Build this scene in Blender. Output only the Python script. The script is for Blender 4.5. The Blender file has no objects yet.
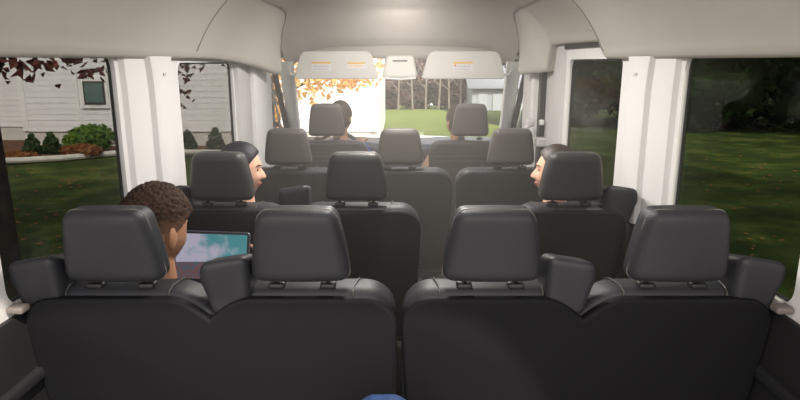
import bpy, bmesh, math, random
from mathutils import Vector, Matrix, noise
R = math.radians
random.seed(7)
scn = bpy.context.scene
# ------------------------------------------------------------------ camera
cam_d = bpy.data.cameras.new('camera'); cam_d.sensor_width = 36; cam_d.lens = 27; cam_d.clip_start = .02; cam_d.clip_end = 400
cam = bpy.data.objects.new('camera', cam_d); scn.collection.objects.link(cam)
cam.location = (0, 0, 1.6); cam.rotation_euler = (R(90-13), 0, 0); scn.camera = cam
# ------------------------------------------------------------------ world, sun, exposure
W = bpy.data.worlds.new('world'); scn.world = W; W.use_nodes = True
nt = W.node_tree; nt.nodes.clear()
sky = nt.nodes.new('ShaderNodeTexSky'); sky.sky_type = 'NISHITA'; sky.sun_disc = False
sky.sun_elevation = R(42); sky.sun_rotation = R(200); sky.air_density = 1.0; sky.dust_density = 3.5
mxs = nt.nodes.new('ShaderNodeMixRGB'); mxs.inputs[0].default_value = .72; mxs.inputs[2].default_value = (7.6, 7.1, 6.7, 1)
bg = nt.nodes.new('ShaderNodeBackground'); bg.inputs['Strength'].default_value = .30
wo = nt.nodes.new('ShaderNodeOutputWorld')
nt.links.new(sky.outputs[0], mxs.inputs[1]); nt.links.new(mxs.outputs[0], bg.inputs['Color']); nt.links.new(bg.outputs[0], wo.inputs[0])
sun_d = bpy.data.lights.new('sun', 'SUN'); sun_d.energy = 6.0; sun_d.angle = R(1.5); sun_d.color = (1, .92, .8)
sun = bpy.data.objects.new('sun', sun_d); scn.collection.objects.link(sun)
sun.rotation_euler = Vector((-.32, .60, -.74)).to_track_quat('-Z', 'Y').to_euler()
vs = scn.view_settings; vs.view_transform = 'Standard'; vs.look = 'None'; vs.gamma = 1; vs.use_curve_mapping = False
vs.exposure = 0.4
scn.cycles.max_bounces = 10; scn.cycles.transparent_max_bounces = 24; scn.cycles.diffuse_bounces = 6
scn.cycles.use_denoising = True

# ------------------------------------------------------------------ materials
def mat(name, col, rough=.5, spec=.5, metal=0, bump=0, bscale=300, var=0, vscale=8, emit=None, estr=1, trans=0, coat=0):
    m = bpy.data.materials.new(name); m.use_nodes = True
    t = m.node_tree; b = t.nodes['Principled BSDF']
    c = (*col, 1)
    b.inputs['Base Color'].default_value = c; b.inputs['Roughness'].default_value = rough
    b.inputs['Metallic'].default_value = metal; b.inputs['Specular IOR Level'].default_value = spec
    b.inputs['Coat Weight'].default_value = coat
    tc = t.nodes.new('ShaderNodeTexCoord')
    n = t.nodes.new('ShaderNodeTexNoise'); n.inputs['Scale'].default_value = vscale; n.inputs['Detail'].default_value = 4
    t.links.new(tc.outputs['Object'], n.inputs['Vector'])
    r = t.nodes.new('ShaderNodeValToRGB')
    v = var if var else .04
    r.color_ramp.elements[0].position = .3; r.color_ramp.elements[1].position = .7
    r.color_ramp.elements[0].color = (*[x*(1-v) for x in col], 1); r.color_ramp.elements[1].color = (*[min(1, x*(1+v)) for x in col], 1)
    t.links.new(n.outputs['Fac'], r.inputs[0]); t.links.new(r.outputs[0], b.inputs['Base Color'])
    if bump:
        n2 = t.nodes.new('ShaderNodeTexNoise'); n2.inputs['Scale'].default_value = bscale
        t.links.new(tc.outputs['Object'], n2.inputs['Vector'])
        bp = t.nodes.new('ShaderNodeBump'); bp.inputs['Strength'].default_value = bump; bp.inputs['Distance'].default_value = .002
        t.links.new(n2.outputs['Fac'], bp.inputs['Height']); t.links.new(bp.outputs[0], b.inputs['Normal'])
    if emit:
        b.inputs['Emission Color'].default_value = (*emit, 1); b.inputs['Emission Strength'].default_value = estr
    return m
def ramp_mat(name, cols, scale, rough=.8, detail=6, coord='Object', spec=.3, trans=0):
    m = bpy.data.materials.new(name); m.use_nodes = True
    t = m.node_tree; b = t.nodes['Principled BSDF']
    tc = t.nodes.new('ShaderNodeTexCoord'); n = t.nodes.new('ShaderNodeTexNoise')
    n.inputs['Scale'].default_value = scale; n.inputs['Detail'].default_value = detail
    r = t.nodes.new('ShaderNodeValToRGB'); cr = r.color_ramp
    while len(cr.elements) < len(cols): cr.elements.new(.5)
    for i, (p, c) in enumerate(cols): cr.elements[i].position = p; cr.elements[i].color = (*c, 1)
    t.links.new(tc.outputs[coord], n.inputs['Vector']); t.links.new(n.outputs['Fac'], r.inputs[0]); t.links.new(r.outputs[0], b.inputs['Base Color'])
    b.inputs['Roughness'].default_value = rough; b.inputs['Specular IOR Level'].default_value = spec
    if trans:
        tr = t.nodes.new('ShaderNodeBsdfTranslucent'); t.links.new(r.outputs[0], tr.inputs['Color'])
        mx = t.nodes.new('ShaderNodeMixShader'); mx.inputs[0].default_value = trans
        t.links.new(b.outputs[0], mx.inputs[1]); t.links.new(tr.outputs[0], mx.inputs[2])
        t.links.new(mx.outputs[0], t.nodes['Material Output'].inputs[0])
    return m
def glass(name, tint, refl=1.0):
    m = bpy.data.materials.new(name); m.use_nodes = True
    t = m.node_tree; t.nodes.clear()
    o = t.nodes.new('ShaderNodeOutputMaterial'); tr = t.nodes.new('ShaderNodeBsdfTransparent'); tr.inputs[0].default_value = (*tint, 1)
    g = t.nodes.new('ShaderNodeBsdfGlossy'); g.inputs['Roughness'].default_value = .02
    lw = t.nodes.new('ShaderNodeLayerWeight'); lw.inputs[0].default_value = .5
    f = t.nodes.new('ShaderNodeMath'); f.operation = 'POWER'; f.inputs[1].default_value = 5; t.links.new(lw.outputs['Facing'], f.inputs[0])
    mu = t.nodes.new('ShaderNodeMath'); mu.operation = 'MULTIPLY_ADD'; mu.inputs[1].default_value = .5*refl; mu.inputs[2].default_value = .02*refl
    mx = t.nodes.new('ShaderNodeMixShader')
    t.links.new(f.outputs[0], mu.inputs[0]); t.links.new(mu.outputs[0], mx.inputs[0]); t.links.new(tr.outputs[0], mx.inputs[1]); t.links.new(g.outputs[0], mx.inputs[2]); t.links.new(mx.outputs[0], o.inputs[0])
    return m
M = {}
M['leather'] = mat('black_leather', (.027, .0275, .032), .48, .28, bump=.35, bscale=420)
M['leather_grey'] = mat('grey_black_leather', (.060, .056, .053), .5, .3, bump=.35, bscale=420)  # front headrest leather, lightened to carry the windshield light in its colour
M['leather_mid'] = mat('charcoal_leather', (.034, .033, .034), .48, .3, bump=.35, bscale=420)  # same leather a step lighter, for light reaching the middle row
M['leather_face'] = mat('black_perforated_leather', (.034, .034, .038), .45, .5, bump=.5, bscale=700)
M['shell'] = mat('seat_shell_vinyl', (.0070, .0070, .0085), .65, .10, bump=.3, bscale=600)
M['front_shell'] = mat('front_seat_vinyl', (.022, .021, .021), .6, .15, bump=.3, bscale=600)
M['arm'] = mat('armrest_vinyl', (.024, .0245, .029), .45, .3, bump=.2, bscale=500)
M['stitch'] = mat('pale_stitching', (.20, .195, .18), .8)
M['pipe'] = mat('seam_piping', (.08, .078, .075), .5)
M['black'] = mat('black_plastic', (.015, .015, .016), .5)
M['chrome'] = mat('chrome', (.8, .8, .82), .18, metal=1)
M['headliner'] = mat('headliner_fabric', (.46, .438, .40), .95, .1, bump=.15, bscale=500, var=.02)
M['trim'] = mat('light_grey_trim', (.70, .69, .685), .6, .3, bump=.1, bscale=600, var=.015)
M['trim_mid'] = mat('mid_grey_trim', (.50, .49, .485), .6, .3, bump=.1, bscale=600)
M['lower'] = mat('dark_lower_trim', (.012, .012, .013), .6, .3, bump=.2, bscale=400)
M['beige'] = mat('beige_trim', (.13, .11, .10), .6)
M['seam'] = mat('seam_shadow_gap', (.24, .23, .21), .9)  # grey line colour of the headliner joints
M['kick'] = mat('scuff_plate_grey', (.014, .014, .016), .5)
M['floor'] = mat('rubber_floor', (.02, .02, .022), .7, bump=.3, bscale=120)
M['dash'] = mat('dashboard_plastic', (.035, .042, .07), .5, bump=.2, bscale=500)
M['dash_lo'] = mat('dash_lower', (.05, .055, .08), .5)
M['paint'] = mat('white_van_paint', (.75, .75, .74), .25, coat=.5)
M['visor'] = mat('visor_fabric', (.70, .685, .65), .85, .2, var=.02)
M['lab_w'] = mat('label_white', (.80, .80, .82), .7)
M['lab_o'] = mat('label_orange', (.85, .48, .04), .7)
M['lab_g'] = mat('label_grey_print', (.45, .44, .45), .7)
M['lab_r'] = mat('label_red', (.75, .2, .12), .7)
M['tint'] = glass('privacy_glass', (.44, .445, .44), .3)
M['tint_dk'] = glass('dark_privacy_glass', (.49, .51, .47), .25)
M['clear'] = glass('clear_glass', (.93, .95, .94), .6)
M['mirror'] = mat('mirror_silver', (.85, .85, .85), .03, metal=1)
M['lamp'] = mat('lamp_diffuser', (.9, .9, .88), .4, emit=(1, .96, .9), estr=3)  # glowing face of the added fill lamps
# ------------------------------------------------------------------ mesh helpers
class MB:
    def __init__(s): s.v = []; s.f = []
    def add(s, v, f):
        n = len(s.v); s.v += [Vector(p) for p in v]; s.f += [tuple(i+n for i in q) for q in f]; return s
    def box(s, x0, x1, y0, y1, z0, z1, rot=None):
        v = [Vector((x, y, z)) for x in (x0, x1) for y in (y0, y1) for z in (z0, z1)]
        if rot:
            c = Vector(((x0+x1)/2, (y0+y1)/2, (z0+z1)/2)); v = [c + rot @ (p-c) for p in v]
        return s.add(v, [(0, 1, 3, 2), (4, 6, 7, 5), (0, 4, 5, 1), (2, 3, 7, 6), (0, 2, 6, 4), (1, 5, 7, 3)])
    def rbox(s, c, h, r, n=9, deform=None, rot=None):
        """rounded box centred at c, half sizes h, edge radius r; deform acts on local points"""
        idx = {}; v = []; f = []
        def par(k, H):
            t = -1 + 2*k/n
            return H*math.copysign(abs(t)**.6, t)
        def vid(i, j, k):
            key = (i, j, k)
            if key not in idx:
                p = Vector((par(i, h[0]), par(j, h[1]), par(k, h[2])))
                q = Vector([max(-(h[a]-r), min(h[a]-r, p[a])) for a in range(3)])
                d = p-q
                if d.length > 1e-9: p = q + d.normalized()*r
                if deform: p = deform(p)
                if rot: p = rot @ p
                idx[key] = len(v); v.append(Vector(c)+p)
            return idx[key]
        for a in range(n):
            for b in range(n):
                f.append((vid(a, b, 0), vid(a, b+1, 0), vid(a+1, b+1, 0), vid(a+1, b, 0)))
                f.append((vid(a, b, n), vid(a+1, b, n), vid(a+1, b+1, n), vid(a, b+1, n)))
                f.append((vid(a, 0, b), vid(a+1, 0, b), vid(a+1, 0, b+1), vid(a, 0, b+1)))
                f.append((vid(a, n, b), vid(a, n, b+1), vid(a+1, n, b+1), vid(a+1, n, b)))
                f.append((vid(0, a, b), vid(0, a, b+1), vid(0, a+1, b+1), vid(0, a+1, b)))
                f.append((vid(n, a, b), vid(n, a+1, b), vid(n, a+1, b+1), vid(n, a, b+1)))
        return s.add(v, f)
    def tube(s, pts, r, n=10, closed=False):
        pts = [Vector(p) for p in pts]; rs = r if isinstance(r, (list, tuple)) else [r]*len(pts)
        v = []; f = []; m = len(pts); prev = None
        for i, p in enumerate(pts):
            if closed: d = pts[(i+1) % m]-pts[i-1]
            else: d = pts[min(i+1, m-1)]-pts[max(i-1, 0)]
            d.normalize()
            if prev is None:
                a = d.orthogonal().normalized()
            else:
                a = (prev - d*prev.dot(d)).normalized()
            prev = a; b = d.cross(a)
            for k in range(n):
                t = 2*math.pi*k/n; v.append(p+(a*math.cos(t)+b*math.sin(t))*rs[i])
        for i in range(m if closed else m-1):
            for k in range(n):
                i2 = (i+1) % m
                f.append((i*n+k, i*n+(k+1) % n, i2*n+(k+1) % n, i2*n+k))
        if not closed:
            f.append(tuple(range(n))[::-1]); f.append(tuple((m-1)*n+k for k in range(n)))
        return s.add(v, f)
    def capsule(s, a, b, ra, rb, n=14, sx=1, sy=1):
        """tapered capsule a->b with round ends"""
        a = Vector(a); b = Vector(b); d = (b-a); L = d.length; d = d.normalized() if L > 1e-6 else Vector((0, 0, 1)); u = Vector((1, 0, 0)) if abs(d.x) < .8 else Vector((0, 1, 0))
        u = (u-d*u.dot(d)).normalized(); w = d.cross(u); v = []; f = []; rings = []
        for k in range(1, 6): t = -math.pi/2+k*math.pi/12; rings.append((a+d*ra*math.sin(t), ra*math.cos(t)))
        rings.append((a, ra)); rings.append((b, rb))
        for k in range(1, 6): t = k*math.pi/12; rings.append((b+d*rb*math.sin(t), rb*math.cos(t)))
        for p, r in rings:
            for k in range(n):
                t = 2*math.pi*k/n; v.append(p+(u*math.cos(t)*sx+w*math.sin(t)*sy)*r)
        for i in range(len(rings)-1):
            for k in range(n): f.append((i*n+k, i*n+(k+1) % n, (i+1)*n+(k+1) % n, (i+1)*n+k))
        v.append(a-d*ra); v.append(b+d*rb); A = len(v)-2; B = A+1; e = (len(rings)-1)*n
        for k in range(n): f.append((A, (k+1) % n, k)); f.append((B, e+k, e+(k+1) % n))
        return s.add(v, f)
    def slab(s, outline, fr, d0, d1, r=.01, seg=4, bulge=0):
        """outline: list of (a, b), CCW. fr(a, b, depth) -> world point. Rounded rims of radius r."""
        n = len(outline); O = [Vector(p) for p in outline]; N = []
        for i in range(n):
            e1 = (O[i]-O[i-1]); e2 = (O[(i+1) % n]-O[i])
            e1 = e1.normalized() if e1.length > 1e-9 else e2.normalized(); e2 = e2.normalized() if e2.length > 1e-9 else e1
            t = e1+e2; t = t.normalized() if t.length > 1e-6 else e1
            m = Vector((-t.y, t.x)); c = max(.5, m.dot(Vector((-e1.y, e1.x)))); N.append(m/c)
        rings = []
        for k in range(seg+1):
            t = math.pi/2*k/seg; rings.append((r*(1-math.sin(t)), d0+r*(1-math.cos(t))))
        for k in range(seg+1):
            t = math.pi/2*(1-k/seg); rings.append((r*(1-math.sin(t)), d1-r*(1-math.cos(t))))
        v = []; f = []
        for ins, dep in rings:
            for i in range(n): q = O[i]+N[i]*ins; v.append(fr(q.x, q.y, dep))
        for j in range(len(rings)-1):
            for i in range(n): f.append((j*n+i, (j+1)*n+i, (j+1)*n+(i+1) % n, j*n+(i+1) % n))
        f.append(tuple(range(n))); f.append(tuple((len(rings)-1)*n+i for i in range(n))[::-1])
        return s.add(v, f)
    def grid(s, P, closed=False):
        """P: rows of points"""
        n = len(P[0]); v = [p for row in P for p in row]; f = []
        for i in range(len(P)-1):
            for k in range(n if closed else n-1):
                f.append((i*n+k, i*n+(k+1) % n, (i+1)*n+(k+1) % n, (i+1)*n+k))
        return s.add(v, f)
    def lathe(s, c, prof, n=20, axis='Z'):
        P = []
        for r, z in prof:
            row = []
            for k in range(n):
                t = 2*math.pi*k/n; a, b = r*math.cos(t), r*math.sin(t)
                q = {'Z': (a, b, z), 'Y': (a, z, b), 'X': (z, a, b)}[axis]
                row.append(Vector(c)+Vector(q))
            P.append(row)
        return s.grid(P, True)
    def build(s, name, m, parent=None, loc=None, smooth=True, ang=35, thick=0):
        base = root_loc(parent) if parent else Vector(loc or (0, 0, 0))
        me = bpy.data.meshes.new(name); me.from_pydata([p-base for p in s.v], [], s.f); me.validate(); me.update()
        bm = bmesh.new(); bm.from_mesh(me)
        try: bmesh.ops.recalc_face_normals(bm, faces=bm.faces)
        except Exception: pass
        bm.to_mesh(me); bm.free()
        if smooth:
            me.shade_smooth(); me.set_sharp_from_angle(angle=R(ang))
        me.materials.append(m)
        o = bpy.data.objects.new(name, me); scn.collection.objects.link(o)
        if parent: o.parent = parent
        else: o.location = base
        if thick:
            md = o.modifiers.new('thickness', 'SOLIDIFY'); md.thickness = thick; md.offset = -1
        return o
def root_loc(o):
    while o.parent: o = o.parent
    return Vector(o.location)
def tag(o, label, cat, group=None, kind=None):
    if label: o['label'] = label
    if cat: o['category'] = cat
    if group: o['group'] = group
    if kind: o['kind'] = kind
    return o
def thing(name, loc, label, cat, group=None):
    o = bpy.data.objects.new(name, None); scn.collection.objects.link(o); o.location = loc; o.empty_display_size = .1
    return tag(o, label, cat, group)
def struct(o): o['kind'] = 'structure'; return o
def plabel(o, l): o['label'] = l; return o
def dup(root, loc, label=None, rot=None):
    r = root.copy(); scn.collection.objects.link(r); r.location = loc
    if rot is not None: r.rotation_euler = (0, 0, rot)
    if label: r['label'] = label
    for ch in root.children:
        c = ch.copy(); scn.collection.objects.link(c); c.parent = r
        for g in ch.children:
            d = g.copy(); scn.collection.objects.link(d); d.parent = c
    return r
def rounded_rect(x0, x1, y0, y1, r, n=6):
    out = []
    for cx, cy, a0 in ((x1-r, y1-r, 0), (x0+r, y1-r, 90), (x0+r, y0+r, 180), (x1-r, y0+r, 270)):
        for k in range(n+1):
            a = R(a0+90*k/n); out.append((cx+r*math.cos(a), cy+r*math.sin(a)))
    return out

# ================================================================== VAN SHELL
HB = 1.0           # half width of the inner wall
MB().box(-1.02, 1.02, .55, 5.0, -.04, 0).build('floor', M['floor'])
struct(bpy.data.objects['floor'])

def holed_wall(name, side, y0, y1, z0, z1, holes, m, x=HB, th=.018):
    bm = bmesh.new(); edges = []
    def loop(pts):
        vs_ = [bm.verts.new((side*x, a, b)) for a, b in pts]
        for i in range(len(vs_)): edges.append(bm.edges.new((vs_[i], vs_[(i+1) % len(vs_)])))
    loop([(y0, z0), (y1, z0), (y1, z1), (y0, z1)])
    for h in holes: loop(h)
    bmesh.ops.triangle_fill(bm, edges=edges, use_beauty=True)
    bmesh.ops.recalc_face_normals(bm, faces=bm.faces)
    r = bmesh.ops.extrude_face_region(bm, geom=bm.faces[:])
    bmesh.ops.translate(bm, verts=[g for g in r['geom'] if isinstance(g, bmesh.types.BMVert)], vec=(side*th, 0, 0))
    bmesh.ops.recalc_face_normals(bm, faces=bm.faces)
    me = bpy.data.meshes.new(name); bm.to_mesh(me); bm.free(); me.materials.append(m)
    o = bpy.data.objects.new(name, me); scn.collection.objects.link(o); return o
W4 = rounded_rect(1.43, 2.155, .985, 1.625, .05)
WIN = {-1: [W4, rounded_rect(2.76, 3.66, .985, 1.595, .05)], 1: [W4, rounded_rect(2.76, 3.62, .985, 1.612, .03)]}
names = {-1: 'wall_left', 1: 'wall_right'}
wn = 1; tn = 1
def trim(mb, m, parent=None, **k):
    global tn
    o = mb.build('trim_%d' % tn, m, **k); tn += 1; return struct(o)
for s in (-1, 1):
    w = holed_wall(names[s], s, .6, 4.5 if s < 0 else 4.14, .95, 1.76, WIN[s], M['trim']); struct(w)
    lo = MB(); P = []
    for y in (.6, 1.4, 3.6, 4.5, 5.3):
        P.append([Vector((s*a, y, b)) for a, b in ((1.035, .96), (.985, .96), (.975, .93), (.985, .6), (1.0, .3), (1.03, 0), (1.06, 0))])
    trim(lo.grid(P), M['lower'], thick=.01)
    # sill ledge / kick plate low on the wall beside the rearmost row
    trim(MB().rbox((s*.985, 1.35, .78), (.025, .30, .018), .012, rot=Matrix.Rotation(R(0), 3, 'X')), M['kick'])
    trim(MB().rbox((s*.975, 1.43, .985), (.022, .02, .010), .008), M['beige'])
    for i, h in enumerate(WIN[s]):
        fr = MB(); hh = [Vector(p) for p in h]; c = sum(hh, Vector((0, 0)))/len(hh)
        inner = []
        ys = [p.x for p in hh]; zs = [p.y for p in hh]
        x0, x1, z0, z1 = min(ys), max(ys), min(zs), max(zs)
        a = rounded_rect(x0-.004, x1+.004, z0-.004, z1+.004, .052); b = rounded_rect(x0+.008, x1-.008, z0+.008, z1-.008, .045)
        P = [[Vector((s*xx, p[0], p[1])) for p in q] for xx, q in ((1.018, a), (1.012, b), (1.022, b), (1.030, a), (1.018, a))]
        fo = fr.grid(P, True).build('window_%d' % wn, M['black']); struct(fo); wn += 1
        pane = MB().slab(rounded_rect(x0-.01, x1+.01, z0-.01, z1+.01, .05), lambda p, q, d: Vector((s*(1.019+d), p, q)), 0, .004, .001, 1)
        pane.build('pane', M['tint'] if s < 0 else M['tint_dk'], parent=fo)
    # pillar covers (proud of the wall), C pillar behind second side window
    def pillar(y0, y1, proud, m, flare=.03, zt=1.62, zb=.95, edge=.02, off=0):
        P = []
        for k in range(13):
            z = zb+(zt-zb)*k/12; t = (z-zb)/(zt-zb)
            e = flare*max(0, (t-.75)/.25)**2; ya = y0-e+off*(1-t); yb = y1+e+off*(1-t)
            row = []
            for q, d in ((ya-.004, 0), (ya, proud*.3), (ya+edge*.4, proud*.85), (ya+edge, proud), (yb-edge, proud), (yb-edge*.4, proud*.85), (yb, proud*.3), (yb+.004, 0)):
                row.append(Vector((s*(HB+.001-d-0*t), q, z)))
            P.append(row)
        trim(MB().grid(P), m)
    pillar(2.19, 2.42, .022, M['trim'], .01)
    pillar(2.37, 2.575, .050, M['trim'], .02, edge=.03)
    mk = MB().rbox((s*(HB-.052), 2.47, 1.55), (.002, .014, .006), .002); trim(mk, M['trim_mid'])
    if s < 0:
        pillar(3.69, 3.98, .03, M['trim_mid'], .03, zt=1.60)
        pillar(3.98, 4.50, .055, M['trim'], .0, zt=1.6, zb=.8)
    else:
        pillar(3.70, 4.10, .02, M['trim_mid'], .0, zt=1.70)
        trim(MB().box(.955, 1.03, 4.13, 4.20, .5, 1.70), M['black'])           # sliding door seal
        trim(MB().box(.985, 1.02, 2.95, 4.2, 1.672, 1.72), M['black'])  # black strip standing in for the shaded recess above the sliding door
        pillar(4.22, 4.55, .085, M['trim'], .0, zt=1.56, zb=.8, edge=.03)
        trim(MB().rbox((.955, 4.06, 1.20), (.015, .02, .018), .008), M['trim'])
        trim(MB().rbox((.95, 4.05, 1.07), (.035, .05, .03), .012), M['trim_mid'])
# side headliners
def side_head(s, secs):
    P = []
    for (y, xb, zb, xt, zt) in secs:
        row = [Vector((s*(xb+.03), y, zb+.015)), Vector((s*(xb+.004), y, zb)), Vector((s*(xb-.022), y, zb-.002)), Vector((s*(xb-.040), y, zb+.012)), Vector((s*(xb-.046), y, zb+.036))]
        a = Vector((xb-.046, zb+.036)); b = Vector((xt, zt)); 
        for k in range(1, 11):
            t = k/10; q = a.lerp(b, t); bul = .022*math.sin(t*math.pi)
            row.append(Vector((s*(q.x+bul*.8), y, q.y+bul*.5)))
        P.append(row)
    return MB().grid(P)
L = [(.6, 1.0, 1.612, .74, 1.93), (1.5, 1.0, 1.612, .74, 1.93), (2.4, 1.0, 1.612, .74, 1.93), (2.9, 1.0, 1.612, .74, 1.93), (3.2, .995, 1.610, .74, 1.93), (3.5, .975, 1.597, .74, 1.93),
     (3.8, .94, 1.572, .742, 1.928), (4.05, .90, 1.540, .748, 1.922), (4.2, .875, 1.515, .765, 1.90), (4.26, .865, 1.51, .79, 1.86)]
trim(side_head(-1, L), M['headliner'], ang=60)
Rr = [(.6, 1.0, 1.612, .74, 1.93), (2.0, 1.0, 1.612, .74, 1.93), (2.90, 1.0, 1.612, .74, 1.93), (2.93, 1.0, 1.625, .74, 1.93), (3.02, 1.0, 1.695, .74, 1.93), (3.5, .99, 1.70, .74, 1.93), (3.84, .97, 1.70, .742, 1.93), (3.86, .97, 1.69, .743, 1.93),
      (3.90, .965, 1.54, .744, 1.928), (4.05, .925, 1.525, .748, 1.922), (4.2, .89, 1.515, .765, 1.90), (4.26, .865, 1.51, .79, 1.86)]
trim(side_head(1, Rr), M['headliner'], ang=60)
# ceiling
def ceil_sec(y):
    # (half width point, z) pairs from the edge to the centre
    if y <= 4.2: return [(.742, 1.932), (.66, 1.985), (.55, 2.015), (.35, 2.03), (0, 2.035)]
P = []
keys = [(.6, 0), (2.0, 0), (3.2, 0), (4.0, 0), (4.2, 0.02), (4.35, .12), (4.5, .32), (4.62, .58), (4.70, .78), (4.76, .90), (4.84, 1.0)]
for y, t in keys:
    row = []
    A = [(.742, 1.932), (.66, 1.985), (.55, 2.015), (.35, 2.03), (0, 2.035)]
    B = [(.80, 1.61), (.72, 1.685), (.6, 1.71), (.35, 1.725), (0, 1.73)]
    half = []
    if y > 4.2: half.append((.80+.07*min(1, (y-4.2)/.3), 1.80-.26*t)); 
    else: half.append((.744, 1.93))
    for a, b in zip(A, B): half.append((a[0]*(1-t)+b[0]*t, a[1]*(1-t)+b[1]*t))
    full = [(-a, z) for a, z in half] + [(a, z) for a, z in half[-2::-1]]
    P.append([Vector((a, y, z)) for a, z in full])
P2 = []
struct(MB().grid(P).build('ceiling', M['headliner'], ang=60)).modifiers.new('soft', 'SUBSURF').levels = 2
bpy.data.objects['ceiling'].modifiers['soft'].render_levels = 2
# outer roof skin keeps the daylight out
rf = MB(); P = []
for y in (.58, 4.3, 4.95):
    dz = 0 if y < 4.5 else -.30
    P.append([Vector((a, y, z+dz*(1 if abs(a) < .99 else .3))) for a, z in ((-1.06, 1.70), (-1.055, 1.78), (-.85, 2.03), (-.5, 2.09), (.5, 2.09), (.85, 2.03), (1.055, 1.78), (1.06, 1.70))])
trim(rf.grid(P), M['paint'], thick=.01)
# gutter seam lines at the front of each side headliner
for s in (-1, 1):
    pts = [(s*.741, 1.5, 1.929), (s*.741, 3.0, 1.929), (s*.742, 3.9, 1.927), (s*.750, 4.10, 1.918), (s*.768, 4.2, 1.895), (s*.79, 4.25, 1.86)]
    if True: pts += [(s*.812, 4.255, 1.76), (s*.83, 4.255, 1.64), (s*.845, 4.25, 1.545)]
    else: pts += [(s*.83, 4.255, 1.76), (s*.84, 4.255, 1.72)]
    trim(MB().tube([(p[0]-s*.004, p[1]-.004, p[2]-.004) for p in pts], .0042, 6), M['seam'])
    # vertical joint of headliner panel
    y = 2.90
    a_ = Vector((.954, 1.648)); b_ = Vector((.74, 1.93)); sp = []
    for k in range(0, 11):
        t = k/10; q = a_.lerp(b_, t); bul = .022*math.sin(t*math.pi); sp.append((s*(q.x+bul*.8-.001), y, q.y+bul*.5-.001))
    trim(MB().tube(sp, .0032, 6), M['seam'])
# A pillars, windshield
def bar(a, b, wa, wb, da, db, n=8):
    """flattened bar a->b : half widths along X and Y"""
    a = Vector(a); b = Vector(b); P = []
    for i in range(n+1):
        t = i/n; c = a.lerp(b, t); w = wa+(wb-wa)*t; d = da+(db-da)*t
        P.append([c+Vector((w*math.copysign(abs(math.cos(q))**.6, math.cos(q)), d*math.copysign(abs(math.sin(q))**.6, math.sin(q)), 0)) for q in [2*math.pi*k/16 for k in range(16)]])
    return MB().grid(P, True)
for s in (-1, 1):
    trim(bar((s*.875, 4.72, 1.60), (s*.965, 5.55, .93), .055, .05, .07, .08), M['paint'])
    trim(bar((s*.985, 4.72, 1.62), (s*1.005, 5.42, .93), .020, .024, .03, .03), M['black'])
    trim(bar((s*1.01, 4.62, 1.62), (s*1.025, 5.28, .93), .006, .006, .012, .012), M['chrome'])
    trim(MB().tube([(s*.995, 4.4, 1.63), (s*.97, 4.75, 1.645), (s*.9, 4.86, 1.66)], .035, 10), M['trim'])
    # cab door below its window
    dr = MB(); P = []
    for y in (4.5, 4.9, 5.3, 5.5):
        P.append([Vector((s*a, y, b)) for a, b in ((1.05, .98), (1.0, .99), (.95, .93), (.93, .6), (.95, .1), (1.05, .05))])
    o = dr.grid(P).build('door_%d' % (1 if s < 0 else 2), M['lower'], thick=.01); struct(o)
    gl = MB().slab([(4.52, .96), (5.40, .96), (4.76, 1.61), (4.52, 1.61)], lambda p, q, d: Vector((s*(1.03+d), p, q)), 0, .004, .001, 1)
    gl.build('pane', M['clear'], parent=o)
def wsp(a, t): # windshield point
    xa = (.86+(.96-.86)*t)*a; return Vector((xa, 4.84+.78*t-.0*abs(a)+.10*(1-a*a), 1.67-.76*t))
P = [[wsp(-1+2*i/16, t/8) for i in range(17)] for t in range(9)]
ws = MB().grid(P).build('window_%d' % wn, M['clear']); struct(ws); wn += 1
ws.modifiers.new('t', 'SOLIDIFY').thickness = .005
trim(MB().rbox((0, 4.93, 1.70), (.90, .05, .075), .03), M['headliner'])
trim(MB().rbox((.30, 4.86, 1.53), (.035, .03, .06), .015, deform=lambda p: Vector((p.x*(1+p.z*8), p.y, p.z))), M['trim'])  # sensor pod

# ================================================================== OUTSIDE VAN BODY
P = []
for y, z in ((5.68, .90), (5.9, .89), (6.2, .83), (6.5, .68), (6.62, .5), (6.66, .1), (6.64, -.4)):
    P.append([Vector((a, y-.12*abs(a)**2, z-.06*abs(a)**3)) for a in [(-1+2*i/14)*1.0 for i in range(15)]])
hd = MB().grid(P).build('van_hood', M['paint'], loc=(0, 5.7, .9), thick=.01); struct(hd)
trim(MB().rbox((0, 5.70, .885), (.93, .06, .012), .01), M['black'])
# ================================================================== GROUND AND LAWNS
GZ = -.70
M['grass'] = ramp_mat('lawn_grass', [(.30, (.018, .028, .007)), (.5, (.034, .052, .012)), (.62, (.060, .085, .018)), (.75, (.10, .075, .035))], 1.3, .95, 12, spec=.1)  # side lawn green darkened so the colour holds the shade
M['grass_far'] = ramp_mat('sunny_lawn_grass', [(.30, (.085, .115, .022)), (.6, (.12, .15, .035)), (.8, (.17, .17, .06))], .6, .95, 10, spec=.1)  # lighter grass colour standing in for sunlight on the lawn ahead
M['asphalt'] = ramp_mat('driveway', [(.3, (.22, .21, .20)), (.7, (.30, .29, .28))], 6, .9)
M['mulch'] = ramp_mat('bark_mulch', [(.3, (.05, .022, .012)), (.6, (.14, .06, .03)), (.75, (.25, .13, .06))], 9, .95, 10)
M['curb'] = ramp_mat('concrete_edge', [(.3, (.42, .40, .37)), (.7, (.56, .54, .50))], 8, .9)
def gz(x, y):
    z = GZ
    if y > 20: z -= .060*(y-20)
    return z + .05*noise.noise(Vector((x*.2, y*.2, 0)))
P = []
ys = [-12+1.0*i for i in range(46)]+[36+3*i for i in range(24)]
xs = [-60+3*i for i in range(15)]+[-16+1.0*i for i in range(44)]+[30+4*i for i in range(10)]
for y in ys: P.append([Vector((x, y, gz(x, y)-(.04 if abs(x) < 2.6 and y < 18 else 0))) for x in xs])
iy = ys.index(18.0); ix = max(i for i, x in enumerate(xs) if x <= 4.0)
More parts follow.
